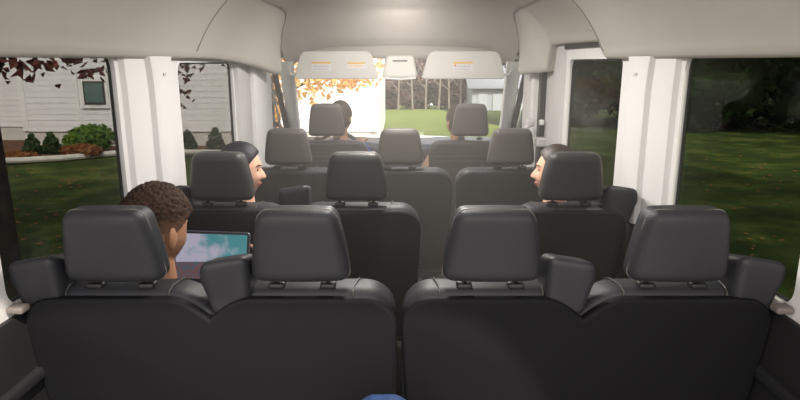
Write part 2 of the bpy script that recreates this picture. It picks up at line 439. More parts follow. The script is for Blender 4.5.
struct(MB().grid(P[:iy+1]).grid([r[ix:] for r in P[iy:]]).build('lawn', M['grass']))
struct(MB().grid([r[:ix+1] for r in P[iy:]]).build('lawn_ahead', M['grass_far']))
struct(MB().slab([(-2.4, -10), (2.6, -10), (2.6, 17.5), (-2.4, 17.5)], lambda a, b, d: Vector((a, b, GZ+.01-d)), 0, .05, .01, 1).build('driveway', M['asphalt']))

# ================================================================== SEATS
def arc_pts(cx, cy, r, a0, a1, n=7): return [(cx+r*math.cos(R(a0+(a1-a0)*k/n)), cy+r*math.sin(R(a0+(a1-a0)*k/n))) for k in range(n+1)]
RAKE = math.tan(R(9))
def lobes_outline(lobes, z0, z1, ro=.085, rn=.105, notch=.062, grow=0):
    """CCW (x right, z up) seen from the rear; outer corners round, a notch between two lobes"""
    xa, xb = lobes[0][0]-grow, lobes[-1][1]+grow; z1 += grow
    pts = [(xa+.045, z0), (xb-.045, z0)]
    pts.append((xb-.01, z0+.28))
    pts += arc_pts(xb-ro, z1-ro, ro, 0, 90)
    if len(lobes) == 2:
        m = (lobes[0][1]+lobes[1][0])/2
        for k in range(9):                         # right lobe falls to the notch
            t = k/8; pts.append((m+rn*(1-t)**1.0, z1-notch*(t**1.8)))
        for k in range(1, 9):
            t = 1-k/8; pts.append((m-rn*(1-t), z1-notch*(t**1.8)))
    pts += arc_pts(xa+ro, z1-ro, ro, 90, 180)
    pts.append((xa+.01, z0+.28))
    return pts
def headrest(root, x, Yb, ztop=1.25, wt=.194, wb=.258, h=.20, d=.105, yaw=0, mt='leather', posts_chrome=False, turn=0):
    hh = h/2; zc = ztop-hh
    def df(p):
        t = max(0, (p.z+hh)/h)
        w = (wb+(wt-wb)*t**1.6)/wb
        q = Vector((p.x*w, p.y, p.z))
        q.y += (q.x/(wb/2))**2*.014*(1 if p.y < 0 else .6)      # faces curve round towards the sides
        if p.y > 0: q.y += -.018*(1-t)
        q.y -= (t-.5)*h*RAKE*1.0
        q.z += -.006*(q.x/(wb/2))**2*t
        return q
    rot = Matrix.Rotation(turn, 3, 'Z')
    c = Vector((x, Yb+d/2, zc))
    mb = MB().rbox(c, (wb/2, d/2, hh), .030, 16, df, rot)
    o = mb.build('headrest', M[mt], root, ang=70)
    # stitched seam around the rear panel
    loop = []
    for (a, b) in rounded_rect(-wb/2-.0006, wb/2+.0006, -hh-.0006, hh+.0006, .030, 5):
        inset_y = -d/2+.032
        ex = min(1, max(abs(a)/(wb/2), 0)); p = df(Vector((a, inset_y, b)))
        k = 1.0
        loop.append(c+rot @ p)
    MB().tube(loop, .0011, 5, True).build('stitching', M['stitch'], o)
    for sx in (-1, 1):
        px = x+sx*.068
        MB().tube([(px, Yb+d*.5+.02, ztop-h+.02), (px, Yb+d*.5+.028, ztop-h-.09)], .0065, 10).build('headrest_post', M['chrome'] if posts_chrome else M['black'], root)
        MB().rbox((px, Yb+d*.5+.022, ztop-h-.020), (.021, .018, .008), .006, 6).build('post_collar', M['black'], root)
    return o
def armrest(root, x, Yb, s, ztop=1.115, w=.128, h=.17):
    """folded-up armrest beside the headrest; s=+1 leans its round side to +x"""
    def df(p):
        t = (p.z+h/2)/h            # 0 bottom 1 top
        q = p.copy()
        if q.x*s > 0: q.x *= (.62+.38*min(1, t/.62)**1.0) if t < .62 else 1-.10*((t-.62)/.38)**2
        q.z += -.010*(q.x*s/(w/2))*(1 if t > .5 else -.4)
        q.z -= (q.y+.06)*.22*t
        q.y -= (t-.5)*h*RAKE
        return q
    o = MB().rbox((x, Yb+.06, ztop-h/2), (w/2, .06, h/2), .024, 12, df).build('armrest', M['arm'], root, ang=70)
    return o
def bench(name, Y, lobes, hr, arms, label, cat, group=None, ztop=1.012, hz=1.25, hh_=.20, hm_=None, mt='leather', ms='shell', chrome_posts=False, turns=None):
    cx = (lobes[0][0]+lobes[-1][1])/2
    root = thing(name, (cx, Y+.45, 0), label, cat, group)
    def fr(a, b, d):   # b: height, d: depth forward from the rear face
        return Vector((a, Y+d+(ztop-b)*RAKE, b))
    out = lobes_outline(lobes, .42, ztop)
    MB().slab(out, fr, 0, .035, .012, 4).build('back_shell', M[ms], root, ang=50)
    out2 = lobes_outline(lobes, .43, ztop+.016, grow=-.004)
    cu = MB().slab(out2, fr, .030, .150, .034, 6).build('backrest_cushion', M[mt], root, ang=70)
    # piping across the top of the cushion: bolster seams
    for (a, b), hx in zip(lobes, hr):
        for sx in (-1, 1):
            x = hx+sx*.135
            if x < a+.05 or x > b-.05: x = max(a+.06, min(b-.06, x))
            pts = [fr(x, ztop-.02, .028), fr(x, ztop+.008, .034), fr(x+sx*.002, ztop+.0165, .060), fr(x+sx*.006, ztop+.0165, .09), fr(x+sx*.012, ztop+.0165, .118), fr(x+sx*.016, ztop+.004, .146), fr(x+sx*.01, ztop-.1, .152)]
            MB().tube(pts, .0018, 5).build('piping', M['pipe'], cu)
    for i, (a, b) in enumerate(lobes):
        MB().rbox(((a+b)/2, Y+.45, .45), ((b-a)/2-.006, .26, .07), .04, 9, lambda p: Vector((p.x, p.y, p.z+.02*(p.y/.26)))).build('seat_cushion', M[mt], root, ang=70)
    for i, hx in enumerate(hr): headrest(root, hx, Y-.012, hz, h=hh_, mt=hm_ or mt, posts_chrome=chrome_posts, turn=(turns[i] if turns else 0))
    for ax, s in arms: armrest(root, ax, Y+.008, s)
    MB().box(lobes[0][0]+.06, lobes[-1][1]-.06, Y+.24, Y+.30, .33, .38).box(lobes[0][0]+.06, lobes[-1][1]-.06, Y+.58, Y+.63, .33, .38).box(lobes[0][0]+.06, lobes[0][0]+.10, Y+.23, Y+.64, .335, .375).box(lobes[-1][1]-.10, lobes[-1][1]-.06, Y+.23, Y+.64, .335, .375).build('seat_frame', M['black'], root)
    for x in (lobes[0][0]+.12, lobes[-1][1]-.12):
        MB().box(x-.02, x+.02, Y+.22, Y+.66, 0, .035).tube([(x, Y+.27, .02), (x, Y+.27, .36)], .02).tube([(x, Y+.60, .02), (x, Y+.60, .36)], .02).build('leg', M['black'], root)
    return root
B4 = 'two-seat benches of the rearmost row'
bench('bench_seat', 1.44, [(-.985, -.497), (-.497, -.008)], [-.738, -.258], [(-.940, -1), (-.452, -1)], 'black leather two-seat bench at the back left, with the curly-haired boy on it', 'bench seat', B4, ztop=1.006, hz=1.243)
bench('bench_seat', 1.44, [(.002, .478), (.478, .975)], [.238, .72], [(.440, 1), (.925, 1)], 'empty black leather two-seat bench at the back right', 'bench seat', B4, ztop=1.006, hz=1.243)
bench('bench_seat', 2.34, [(-.975, -.452), (-.446, .085)], [-.722, -.178], [(-.925, -1), (-.43, -1)], 'black two-seat bench in the second row from the back, woman in its window seat', 'bench seat', hm_='leather_mid')
bench('single_seat', 2.34, [(.47, .925)], [.695], [(.895, 1)], 'black single seat right of the aisle, with the smiling child looking out beside its headrest', 'seat', hm_='leather_mid')
bench('bench_seat', 3.20, [(-.88, -.30), (-.29, .288)], [-.61, 0.0], [], 'two-seat black bench directly behind the driver, nobody seen on it', 'bench seat', chrome_posts=True, hm_='leather_grey')
bench('single_seat', 3.20, [(.305, .86)], [.605], [], 'black single seat directly behind the front passenger', 'seat', chrome_posts=True, hm_='leather_grey')
hz_m = bpy.data.materials.new('cabin_haze'); hz_m.use_nodes = True; t_ = hz_m.node_tree; t_.nodes.remove(t_.nodes['Principled BSDF'])
vs_ = t_.nodes.new('ShaderNodeVolumeScatter'); vs_.inputs['Density'].default_value = .055; vs_.inputs['Color'].default_value = (1, .93, .87, 1)  # thin scatter added to imitate veiling glare from the windshield
t_.links.new(vs_.outputs[0], t_.nodes['Material Output'].inputs['Volume'])
tag(MB().box(-.94, .94, 1.72, 4.62, .3, 1.9).build('cabin_haze', hz_m, smooth=False), 'warm sunlit haze in the cabin air between the rearmost benches and the windshield', 'haze', kind='stuff')
for nm, x, lab in (('driver_seat', -.51, 'black front seat at the left, the driver in blue on it'), ('passenger_seat', .49, 'black front seat at the right, beside the centre of the dashboard')):
    root = bench(nm, 4.14, [(x-.29, x+.29)], [x], [], lab, 'seat', ztop=1.045, hz=1.318, hh_=.225, hm_='leather_grey', ms='front_shell', chrome_posts=True)
    for z in (.955, .92, .80):
        MB().tube([(x-.25, 4.135+(1.045-z)*RAKE, z), (x+.25, 4.135+(1.045-z)*RAKE, z)], .004, 6).build('seam_band', M['kick'], root)

# ================================================================== DASH, WHEEL, VISORS, CONSOLE
dash = thing('dashboard', (0, 5.2, .45), 'dark blue-black dashboard running under the windshield', 'dashboard')
P = []
for i in range(21):
    x = -.92+1.84*i/20; b = .045*math.exp(-((x+.5)/.22)**2)
    P.append([Vector((x, y, z)) for y, z in ((5.62, .90), (5.35, .915), (5.12, .93+b*.6), (4.99, .925+b), (4.95, .89+b), (4.97, .80), (4.93, .72), (5.0, .55), (5.1, .45))])
MB().grid(P).build('dash_body', M['dash'], dash, thick=.01)
st = MB().rbox((0, 4.94, .72), (.16, .05, .17), .02).build('centre_stack', M['dash_lo'], dash)
M['screen'] = mat('dash_screen', (.02, .03, .05), .15, emit=(.25, .32, .5), estr=.25)
MB().rbox((0, 4.885, .84), (.085, .008, .045), .005).build('display', M['screen'], dash)
for i in range(2):
    for j in range(4):
        MB().rbox((-.06+.04*j, 4.885, .72-.04*i), (.014, .008, .010), .004, 4).build('button', M['lab_g'], dash)
for x in (-.82, -.17, .17, .82):
    MB().rbox((x, 4.955, .86), (.06, .012, .03), .008).build('air_vent', M['black'], dash)
wheel = thing('steering_wheel', (-.5, 4.82, .86), 'black steering wheel in front of the driver', 'steering wheel')
tilt = Matrix.Rotation(R(-25), 3, 'X'); C0 = Vector((-.5, 4.80, .86))
rim = [C0+tilt @ Vector((.19*math.cos(2*math.pi*k/40), 0, .19*math.sin(2*math.pi*k/40))) for k in range(40)]
MB().tube(rim, .015, 8, True).build('rim', M['black'], wheel)
MB().rbox(C0, (.055, .03, .05), .02, rot=tilt).build('hub', M['black'], wheel)
for a in (0, 180, 270):
    MB().tube([C0, C0+tilt @ Vector((.185*math.cos(R(a)), 0, .185*math.sin(R(a))))], .013, 8).build('spoke', M['black'], wheel)

def visor(x0, x1, label, labs):
    root = thing('sun_visor', ((x0+x1)/2, 4.68, 1.66), label, 'sun visor', 'sun visors along the top of the windshield')
    out = []
    zt, zb = 1.675, 1.47
    out = [(x0+.015, zb), (x1-.015, zb), (x1, zb+.015), (x1-.02, zb+.08)]
    out += arc_pts(x1-.10, zt-.06, .06, 20, 90, 5) + arc_pts(x0+.10, zt-.06, .06, 90, 160, 5) + [(x0+.02, zb+.08), (x0, zb+.015)]
    fr = lambda a, b, d: Vector((a, 4.66+d-(b-1.47)*.12, b))
    b_ = MB().slab(out, fr, 0, .025, .010, 4).build('visor_body', M['visor'], root, ang=50)
    for (cx, w, kind) in labs:
        h = .066 if kind != 2 else .048
        zc = 1.565 if kind != 2 else 1.572
        wl = MB().slab(rounded_rect(cx-w/2, cx+w/2, zc-h/2, zc+h/2, .003, 2), fr, -.0012, .0, .0003, 1).build('warning_label', M['lab_w'], root)
        MB().slab(rounded_rect(cx-w/2, cx+w/2, zc+h/2-.014, zc+h/2, .001, 1), fr, -.0018, -.0010, .0002, 1).build('orange_band', M['lab_o'], wl)
        pr = MB(); n = 4 if kind != 2 else 2
        for i in range(n):
            z = zc+h/2-.024-.011*i
            pr.slab([(cx-w/2+.008 if kind != 3 or i > 1 else cx-w/2+.03, z-.002), (cx+w/2-.008-.01*(i % 2), z-.002), (cx+w/2-.008-.01*(i % 2), z+.002), (cx-w/2+.008 if kind != 3 or i > 1 else cx-w/2+.03, z+.002)], fr, -.0018, -.0010, .0002, 1)
        pr.build('print', M['lab_g'] if kind != 2 else M['lab_o'], wl)
        if kind == 3: MB().slab(rounded_rect(cx-w/2+.006, cx-w/2+.024, zc-.002, zc+.014, .004, 3), fr, -.0018, -.0010, .0002, 1).build('red_symbol', M['lab_r'], wl)
    s_ = -1 if x0 < 0 else 1
    xe = x0 if s_ < 0 else x1
    MB().tube([(xe-s_*.04, 4.675, 1.50), (xe+s_*.035, 4.69, 1.505), (xe+s_*.05, 4.72, 1.53)], .008, 8).build('hinge_rod', M['visor'], root)
    return root
visor(-.80, -.165, 'pale grey sun visor above the driver with two warning labels', [(-.595, .145, 1), (-.33, .13, 2)])
visor(.165, .80, 'pale grey sun visor above the front passenger with a single label', [(.475, .145, 3)])
con = thing('overhead_console', (0, 4.66, 1.70), 'small pale overhead console with a dark slot between the two visors', 'overhead console')
MB().rbox((0, 4.72, 1.56), (.135, .12, .085), .03, 10, lambda p: Vector((p.x*(1-.25*(p.z+.085)/.17), p.y, p.z))).build('console_body', M['visor'], con)
MB().rbox((0, 4.598, 1.605), (.055, .004, .006), .003, 5).build('slot', M['black'], con)
MB().tube([(-.118, 4.612, 1.478), (0, 4.60, 1.470), (.118, 4.612, 1.478)], .007, 8).build('lower_lip', M['lab_w'], con)

gh = thing('grab_handle', (.86, 4.3, 1.0), 'pale grey grab handle on the pillar behind the front passenger', 'grab handle')
MB().tube([(.885, 4.05, .86), (.84, 4.0, .90), (.835, 4.0, 1.05), (.84, 4.0, 1.17), (.89, 4.05, 1.20)], .018, 10).build('grip', M['trim_mid'], gh)
MB().rbox((.87, 4.04, 1.20), (.03, .04, .025), .015).build('mount', M['trim_mid'], gh)
for s, lab in ((-1, 'black outside mirror seen through the driver door window'), (1, 'black outside mirror seen through the front passenger door window')):
    mr = thing('side_mirror', (s*1.09, 5.42, 1.0), lab, 'side mirror', 'door mirrors')
    MB().rbox((s*1.17, 5.38, 1.15), (.05, .05, .125), .03, 10).build('housing', M['black'], mr)
    MB().rbox((s*1.17, 5.327, 1.15), (.036, .004, .10), .003, 8).build('mirror_glass', M['mirror'], mr)
    MB().tube([(s*1.16, 5.40, 1.10), (s*1.10, 5.43, 1.04), (s*1.02, 5.44, .98)], .013, 8).build('arm', M['black'], mr)
# unseen fill lamps added on the ceiling to brighten the cabin
d0 = None
for i, (y, lab) in enumerate(((1.78, 'slim white dome lamp on the ceiling above the rearmost row'), (2.7, 'slim white dome lamp on the ceiling above the middle of the van'), (3.72, 'slim white dome lamp on the ceiling behind the front seats'))):
    dl = thing('dome_lamp', (0, y, 2.02), lab, 'dome lamp', 'ceiling dome lamps')
    MB().rbox((0, y, 2.018), (.10, .05, .012), .008).build('lamp_housing', M['trim'], dl)
    MB().rbox((0, y, 2.004), (.085, .038, .006), .004).build('diffuser', M['lamp'], dl)
    ld = bpy.data.lights.new('dome_light', 'AREA'); ld.shape = 'RECTANGLE'; ld.size = .17; ld.size_y = .08; ld.energy = (7, 20, 14)[i]; ld.color = (1, .95, .88)
    lo_ = bpy.data.objects.new('dome_light', ld); scn.collection.objects.link(lo_); lo_.parent = dl; lo_.location = (0, 0, -.03)
# blue bag standing behind the benches
bag = thing('backpack', (-.055, 1.17, 0), 'blue fabric backpack top peeping up at the bottom edge, behind the benches', 'backpack')
M['blue'] = mat('blue_nylon', (.008, .030, .10), .7, bump=.6, bscale=150, var=.3, vscale=20)
MB().rbox((-.04, 1.27, .410), (.16, .10, .408), .09, 12, lambda p: Vector((p.x*(1-.55*max(0, (p.z-.2)/.18)**2), p.y, p.z))).build('bag_body', M['blue'], bag)
MB().rbox((-.055, 1.15, .3), (.11, .03, .16), .025, 8).build('pocket', M['blue'], bag)

# ================================================================== PEOPLE
def g(x, s): return math.exp(-(x/s)**2)
def head_pt(d, k=1.0, child=0):
    x, y, z = .076*d.x, .097*d.y, .118*d.z
    if z < -.015:
        t = (-z-.015)/.103
        x *= 1-.34*t*t - .06*t
        if y < 0: y *= 1-.45*t
        else: y *= 1-.02*t
    if y > 0:
        y *= .93
        yy = y/.09
        fr = max(0, yy)**1.5
        ax = abs(x)
        pz = 0
        if -.034 < z < .016: pz = (.016-z)/.044
        if z <= -.028: pz = max(0, 1-(-.028-z)/.009)*(1)
        y += .027*min(1, pz)*g(x, .012+.006*min(1, pz))*fr
        y -= .0105*g(ax-.030, .015)*g(z-.010, .013)*fr
        y -= .004*g(x, .02)*g(z-.018, .008)*fr
        y += .004*g(z-.030, .012)*g(x, .05)*fr
        y += .0100*g(x, .022)*(g(z+.052, .005)+g(z+.065, .006))*fr
        y -= .003*g(x, .022)*g(z+.0585, .003)*fr
        y += .017*g(x, .024)*g(z+.096, .014)*fr
        y += .006*g(ax-.042, .02)*g(z+.03, .022)*fr
    return Vector((x, y, z))*k
def face_y(x, z):
    """front surface y of the head at (x, z)"""
    d = Vector((x/.076, .8, z/.118)).normalized()
    for _ in range(30):
        p = head_pt(d); e = Vector((d.x+(x-p.x)*8, 0, d.z+(z-p.z)*6)); h = min(.98, math.hypot(e.x, e.z))
        d = Vector((e.x, math.sqrt(max(.02, 1-h*h)), e.z)).normalized()
    return head_pt(d).y
def sphere_dirs(nu, nv):
    P = []
    for i in range(nv+1):
        ph = math.pi*i/nv - math.pi/2
        P.append([Vector((math.cos(ph)*math.sin(2*math.pi*j/nu), math.cos(ph)*math.cos(2*math.pi*j/nu), math.sin(ph))) for j in range(nu)])
    return P
def remesh(mb, vox, smooth=3):
    me = bpy.data.meshes.new('tmp'); me.from_pydata(mb.v, [], mb.f); me.update()
    bm = bmesh.new(); bm.from_mesh(me); bmesh.ops.remove_doubles(bm, verts=bm.verts, dist=1e-6); bmesh.ops.recalc_face_normals(bm, faces=bm.faces); bm.to_mesh(me); bm.free()
    o = bpy.data.objects.new('tmp', me); scn.collection.objects.link(o)
    m = o.modifiers.new('r', 'REMESH'); m.mode = 'VOXEL'; m.voxel_size = vox
    if smooth: s_ = o.modifiers.new('s', 'SMOOTH'); s_.iterations = smooth; s_.factor = .5
    dg = bpy.context.evaluated_depsgraph_get(); e = o.evaluated_get(dg); em = e.to_mesh()
    out = MB(); out.v = [v.co.copy() for v in em.vertices]; out.f = [tuple(p.vertices) for p in em.polygons]
    e.to_mesh_clear(); bpy.data.objects.remove(o); bpy.data.meshes.remove(me)
    return out
def hand(mb, w, d, pn, s, curl=.6, k=1.0):
    """hand at wrist w, fingers along d, palm normal pn; s=+1 puts the thumb on the +side"""
    d = d.normalized(); pn = (pn-d*pn.dot(d)).normalized(); sd = d.cross(pn)*s
    base = w+d*.02*k
    for a in (-.028, -.010, .010, .027):
        mb.capsule(base+sd*a*.6*k, w+d*.088*k+sd*a*k, .017*k, .0125*k, 8)
    for a, ln in ((-.031, .062), (-.011, .074), (.010, .080), (.030, .072)):
        p = w+d*.088*k+sd*a*k; dr = d.copy(); r = .0092*k
        for j, q in enumerate((.42, .32, .26)):
            c = curl*(j+.6); dr = (d*math.cos(c)+pn*math.sin(c)).normalized()
            p2 = p+dr*ln*q*k; mb.capsule(p, p2, r, r*.9, 8); p = p2; r *= .92
    p = w+d*.03*k+sd*.022*k; q = p+(sd*.75+d*.55+pn*.25).normalized()*.045*k; t = q+(sd*.25+d*.8+pn*.5).normalized()*.034*k
    mb.capsule(p, q, .014*k, .011*k, 8); mb.capsule(q, t, .0105*k, .009*k, 8)
def person(label, hip, head_c, yaw, pitch, k, skin, hair_kind, hair_col, shirt, pants, hands, facing_lean=0, smile=False, hk=1.0, sleeves=True):
    hip = Vector(hip); hc = Vector(head_c)
    root = thing('person', hip, label, 'person')
    Rh = Matrix.Rotation(yaw, 3, 'Z') @ Matrix.Rotation(pitch, 3, 'X')
    neck = hc+Vector((0, -.012, -.125*k)); ch = Vector(((hip.x+hc.x)/2, hip.y*.45+hc.y*.55-.02, hip.z+(hc.z-.235*k-hip.z)*.72))
    col = Vector((hc.x*.8+ch.x*.2, hc.y-.02, hc.z-.188*k)); 
    sh = [col+Vector((s*.155*k, 0, -.035*k)) for s in (-1, 1)]
    body = MB()
    body.grid([[hc+Rh @ (head_pt(d, k*hk)) for d in row] for row in sphere_dirs(72, 60)], True)
    for s in (-1, 1):   # ears
        e = MB()
        P = []
        for i in range(9):
            ph = math.pi*i/8-math.pi/2
            row = []
            for j in range(14):
                t = 2*math.pi*j/14; q = Vector((math.cos(ph)*math.sin(t)*.010, math.cos(ph)*math.cos(t)*.020, math.sin(ph)*.034))
                q.y += -.10*q.z*1.0
                q = Matrix.Rotation(s*R(28), 3, 'Z') @ q
                row.append(hc+Rh @ ((q+Vector((s*.081, -.006, -.012)))*k*hk))
            P.append(row)
        body.grid(P, True)
    body.capsule(neck+Vector((0, 0, .06*k)), col+Vector((0, 0, .0)), .050*k, .058*k)
    sb = MB(); pb = MB()
    def both(f, off=.012):
        f(body, 0); f(sb, off)
    both(lambda m, o: m.capsule(col+Vector((-.10*k, 0, -.05*k)), col+Vector((.10*k, 0, -.05*k)), .062*k+o, .062*k+o))
    both(lambda m, o: m.capsule(col+Vector((0, 0, -.05*k)), ch, .085*k+o, .12*k+o, 18, 1.25, .85))
    both(lambda m, o: m.capsule(ch, hip+Vector((0, 0, .03)), .12*k+o, .12*k+o, 18, 1.2, .85))
    body.capsule(hip+Vector((-.06*k, 0, 0)), hip+Vector((.06*k, 0, 0)), .10*k, .10*k)
    pb.capsule(hip+Vector((-.06*k, 0, 0)), hip+Vector((.06*k, 0, 0)), .115*k, .115*k)
    for i, s in enumerate((-1, 1)):
        A = sh[i]; hnd, pn, hd_ = hands[i]; Wp = Vector(hnd)
        u, l = .27*k, .25*k; D = Wp-A; L = min(D.length, (u+l)*.995); D = D.normalized(); Wp = A+D*L
        a = (u*u-l*l+L*L)/(2*L); h = math.sqrt(max(0, u*u-a*a))
        out = Vector((s*.55, -.1, -.83)); out = (out-D*out.dot(D)).normalized(); E = A+D*a+out*h
        body.capsule(A, E, .045*k, .036*k); body.capsule(E, Wp, .036*k, .024*k)
        sb.capsule(A, E, .056*k, .046*k); 
        if sleeves: sb.capsule(E, Wp-(Wp-E).normalized()*.02, .046*k, .036*k)
        hand(body, Wp, Vector(hd_), Vector(pn), -s, .45, k)
        hp = hip+Vector((s*.085*k, 0, -.01)); kn = hp+Vector((s*.05, .40*k, .035)); an = kn+Vector((0, .10*k, -.40*k))
        an.z = max(an.z, .075)
        for m, o in ((body, 0), (pb, .014)):
            m.capsule(hp, kn, .075*k+o, .055*k+o); m.capsule(kn, an, .052*k+o, .036*k+o)
        body.capsule(an+Vector((0, -.03, -.035)), an+Vector((0, .14*k, -.045)), .032*k, .028*k)
        shoe = MB().capsule(an+Vector((0, -.035, -.03)), an+Vector((0, .15*k, -.04)), .042*k, .038*k)
        shoe.build('shoe', M['black'], root)
    bo = remesh(body, .0045, 2).build('body', skin, root, ang=180)
    sh_o = remesh(sb, .009, 6).build('shirt', shirt, root, ang=180)
    remesh(pb, .012, 6).build('trousers', pants, root, ang=180)
    # neckline ring
    ring = [col+Vector((.066*k*math.cos(t), .062*k*math.sin(t)+.004, .018*k-.012*math.sin(t))) for t in [2*math.pi*i/24 for i in range(24)]]
    MB().tube(ring, .009*k, 8, True).build('collar', shirt, sh_o)
    # eyes, brows, lips
    def hp_(v): return hc+Rh @ (v*k*hk)
    for s in (-1, 1):
        c = Vector((s*.030, face_y(.030, .010)-.0100, .010))
        e = MB().capsule(hp_(c), hp_(c+Vector((0, .0001, 0))), .0125*k*hk, .0125*k*hk, 14).build('eye', M['eye'], root)
        MB().capsule(hp_(c+Vector((0, .0095, 0))), hp_(c+Vector((0, .0096, 0))), .0055*k*hk, .0055*k*hk, 10).build('iris', M['iris'], e)
        MB().tube([hp_(c+Vector((-.014, .0100, .0020))), hp_(c+Vector((-.006, .0120, .0058))), hp_(c+Vector((.006, .0120, .0058))), hp_(c+Vector((.014, .0100, .0020)))], .0014*k, 5).build('eyelash', M['iris'], root)
        pts = [(s*a_, face_y(a_, b_)+.0002, b_) for a_, b_ in ((.014, .030), (.026, .0345), (.038, .033), (.048, .027))]
        MB().tube([hp_(Vector(p)) for p in pts], [.002*k, .003*k, .0028*k, .001*k], 6).build('eyebrow', hair_col, root)
    w_ = .026 if smile else .021; up = .006 if smile else 0
    for zz, yo in ((-.0525, 0), (-.0635, 0)):
        pts = []
        for i in range(9):
            x = -w_+2*w_*i/8; d = 1-(x/w_)**2; z_ = zz*1.0+up*(x/w_)**2+(.002*(1-d) if zz < -.06 else -.0035*(1-d))
            pts.append(hp_(Vector((x, face_y(x, z_)-.0022, z_))))
        MB().tube(pts, [.001*k]+[.0038*k]*7+[.001*k], 8).build('lip', M['lip'], root)
    # hair
    hm = MB(); rows = []
    for row in sphere_dirs(140, 110):
        r2 = []
        for d in row:
            p = head_pt(d, 1)
            sline = d.z-(-.16+1.02*d.y) if hair_kind != 'fade' else d.z-(-.30+.95*d.y+(.18 if abs(d.x) > .6 else 0))
            if hair_kind == 'long' and abs(d.x) > .55 and d.y < .28: sline = max(sline, .3-1.4*max(0, d.y))
            mk_ = max(0, min(1, (sline+.02)/.12)); mk_ = mk_*mk_*(3-2*mk_)
            if hair_kind == 'fade':
                up_ = max(0, min(1, (d.z-.02)/.45))
                thick = .0025+.020*up_**.8
                n1 = noise.noise(d*14)+.7*noise.noise(d*27)
                thick += .006*n1*up_ + .0015*noise.noise(d*60)
            elif hair_kind == 'long':
                thick = .010+.008*max(0, d.z)+.010*max(0, -d.y)+.003*noise.noise(Vector((d.x*14, d.y*2, d.z*3)))
            else: thick = .010+.006*max(0, d.z)+.0015*noise.noise(d*40)
            nrm = Vector((d.x/.076, d.y/.097, d.z/.118)).normalized()
            p = p+nrm*(thick*mk_-.012*(1-mk_))
            r2.append(hc+Rh @ (p*k*hk))
        rows.append(r2)
    hm.grid(rows, True)
    if hair_kind == 'long':
        for a in range(-4, 5):
            b0 = hc+Rh @ (Vector((a*.015, -.075+.003*abs(a)**1.5, .0))*k); b1 = hc+Rh @ (Vector((a*.017, -.085, -.13))*k); b2 = hc+Rh @ (Vector((a*.02, -.075, -.24))*k)
            hm.capsule(b0, b1, .030*k, .026*k, 8); hm.capsule(b1, b2, .026*k, .012*k, 8)
        for sg in (-1, 1):
            for q_ in (-.022, -.050):
                c0, c1, c2 = [hc+Rh @ (Vector(v)*k) for v in ((sg*.072, q_, .01), (sg*.072, q_-.004, -.10), (sg*.085, q_+.01, -.22))]
                hm.capsule(c0, c1, .020*k, .022*k, 8); hm.capsule(c1, c2, .022*k, .012*k, 8)
        hm = remesh(hm, .006, 3)
    hm.build('hair', hair_col if hair_kind != 'fade' else M['hair_fade'], root, ang=180)
    return root
M['skin_boy'] = mat('skin_brown', (.42, .215, .125), .5, .4, var=.06, vscale=14)
M['skin_lt'] = mat('skin_light', (.66, .38, .27), .45, .4, var=.05, vscale=14)
M['skin_dk'] = mat('skin_deep', (.36, .18, .10), .5, .4, var=.06, vscale=14)
for q in ('skin_boy', 'skin_lt', 'skin_dk'):
    b = M[q].node_tree.nodes['Principled BSDF']; b.inputs['Subsurface Weight'].default_value = .12; b.inputs['Subsurface Scale'].default_value = .01
M['eye'] = mat('eye_white', (.75, .73, .70), .2); M['iris'] = mat('dark_iris', (.02, .012, .008), .2)
M['lip'] = mat('lips', (.45, .13, .10), .4)
M['hair_blk'] = mat('hair_blueblack', (.010, .009, .016), .55, .3, bump=.6, bscale=160, var=.3, vscale=60)
M['hair_brn'] = mat('hair_darkbrown', (.03, .018, .012), .5, .5, bump=.6, bscale=200, var=.3, vscale=60)
M['hair_fade'] = mat('curly_hair', (.040, .022, .015), .8, .25, bump=1.0, bscale=260, var=.6, vscale=110)
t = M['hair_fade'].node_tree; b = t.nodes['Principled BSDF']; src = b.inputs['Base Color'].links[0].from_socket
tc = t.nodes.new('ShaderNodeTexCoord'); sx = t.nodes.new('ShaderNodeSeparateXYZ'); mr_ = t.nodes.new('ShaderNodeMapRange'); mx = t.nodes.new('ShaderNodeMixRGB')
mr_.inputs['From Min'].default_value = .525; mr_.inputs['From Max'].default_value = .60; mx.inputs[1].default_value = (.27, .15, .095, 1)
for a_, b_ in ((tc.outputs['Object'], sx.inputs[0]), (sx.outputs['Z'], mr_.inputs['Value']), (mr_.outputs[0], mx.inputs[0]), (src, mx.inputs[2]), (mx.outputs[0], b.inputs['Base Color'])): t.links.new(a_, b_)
M['cl_red'] = mat('red_shirt', (.35, .03, .03), .85, bump=.4, bscale=200); M['cl_blk'] = mat('black_jacket', (.02, .02, .022), .8)
M['cl_blue'] = mat('blue_shirt', (.02, .07, .36), .85); M['cl_grey'] = mat('grey_top', (.12, .12, .13), .85); M['denim'] = mat('denim', (.04, .07, .14), .9)
M['cl_tan'] = mat('tan_top', (.35, .22, .14), .85)
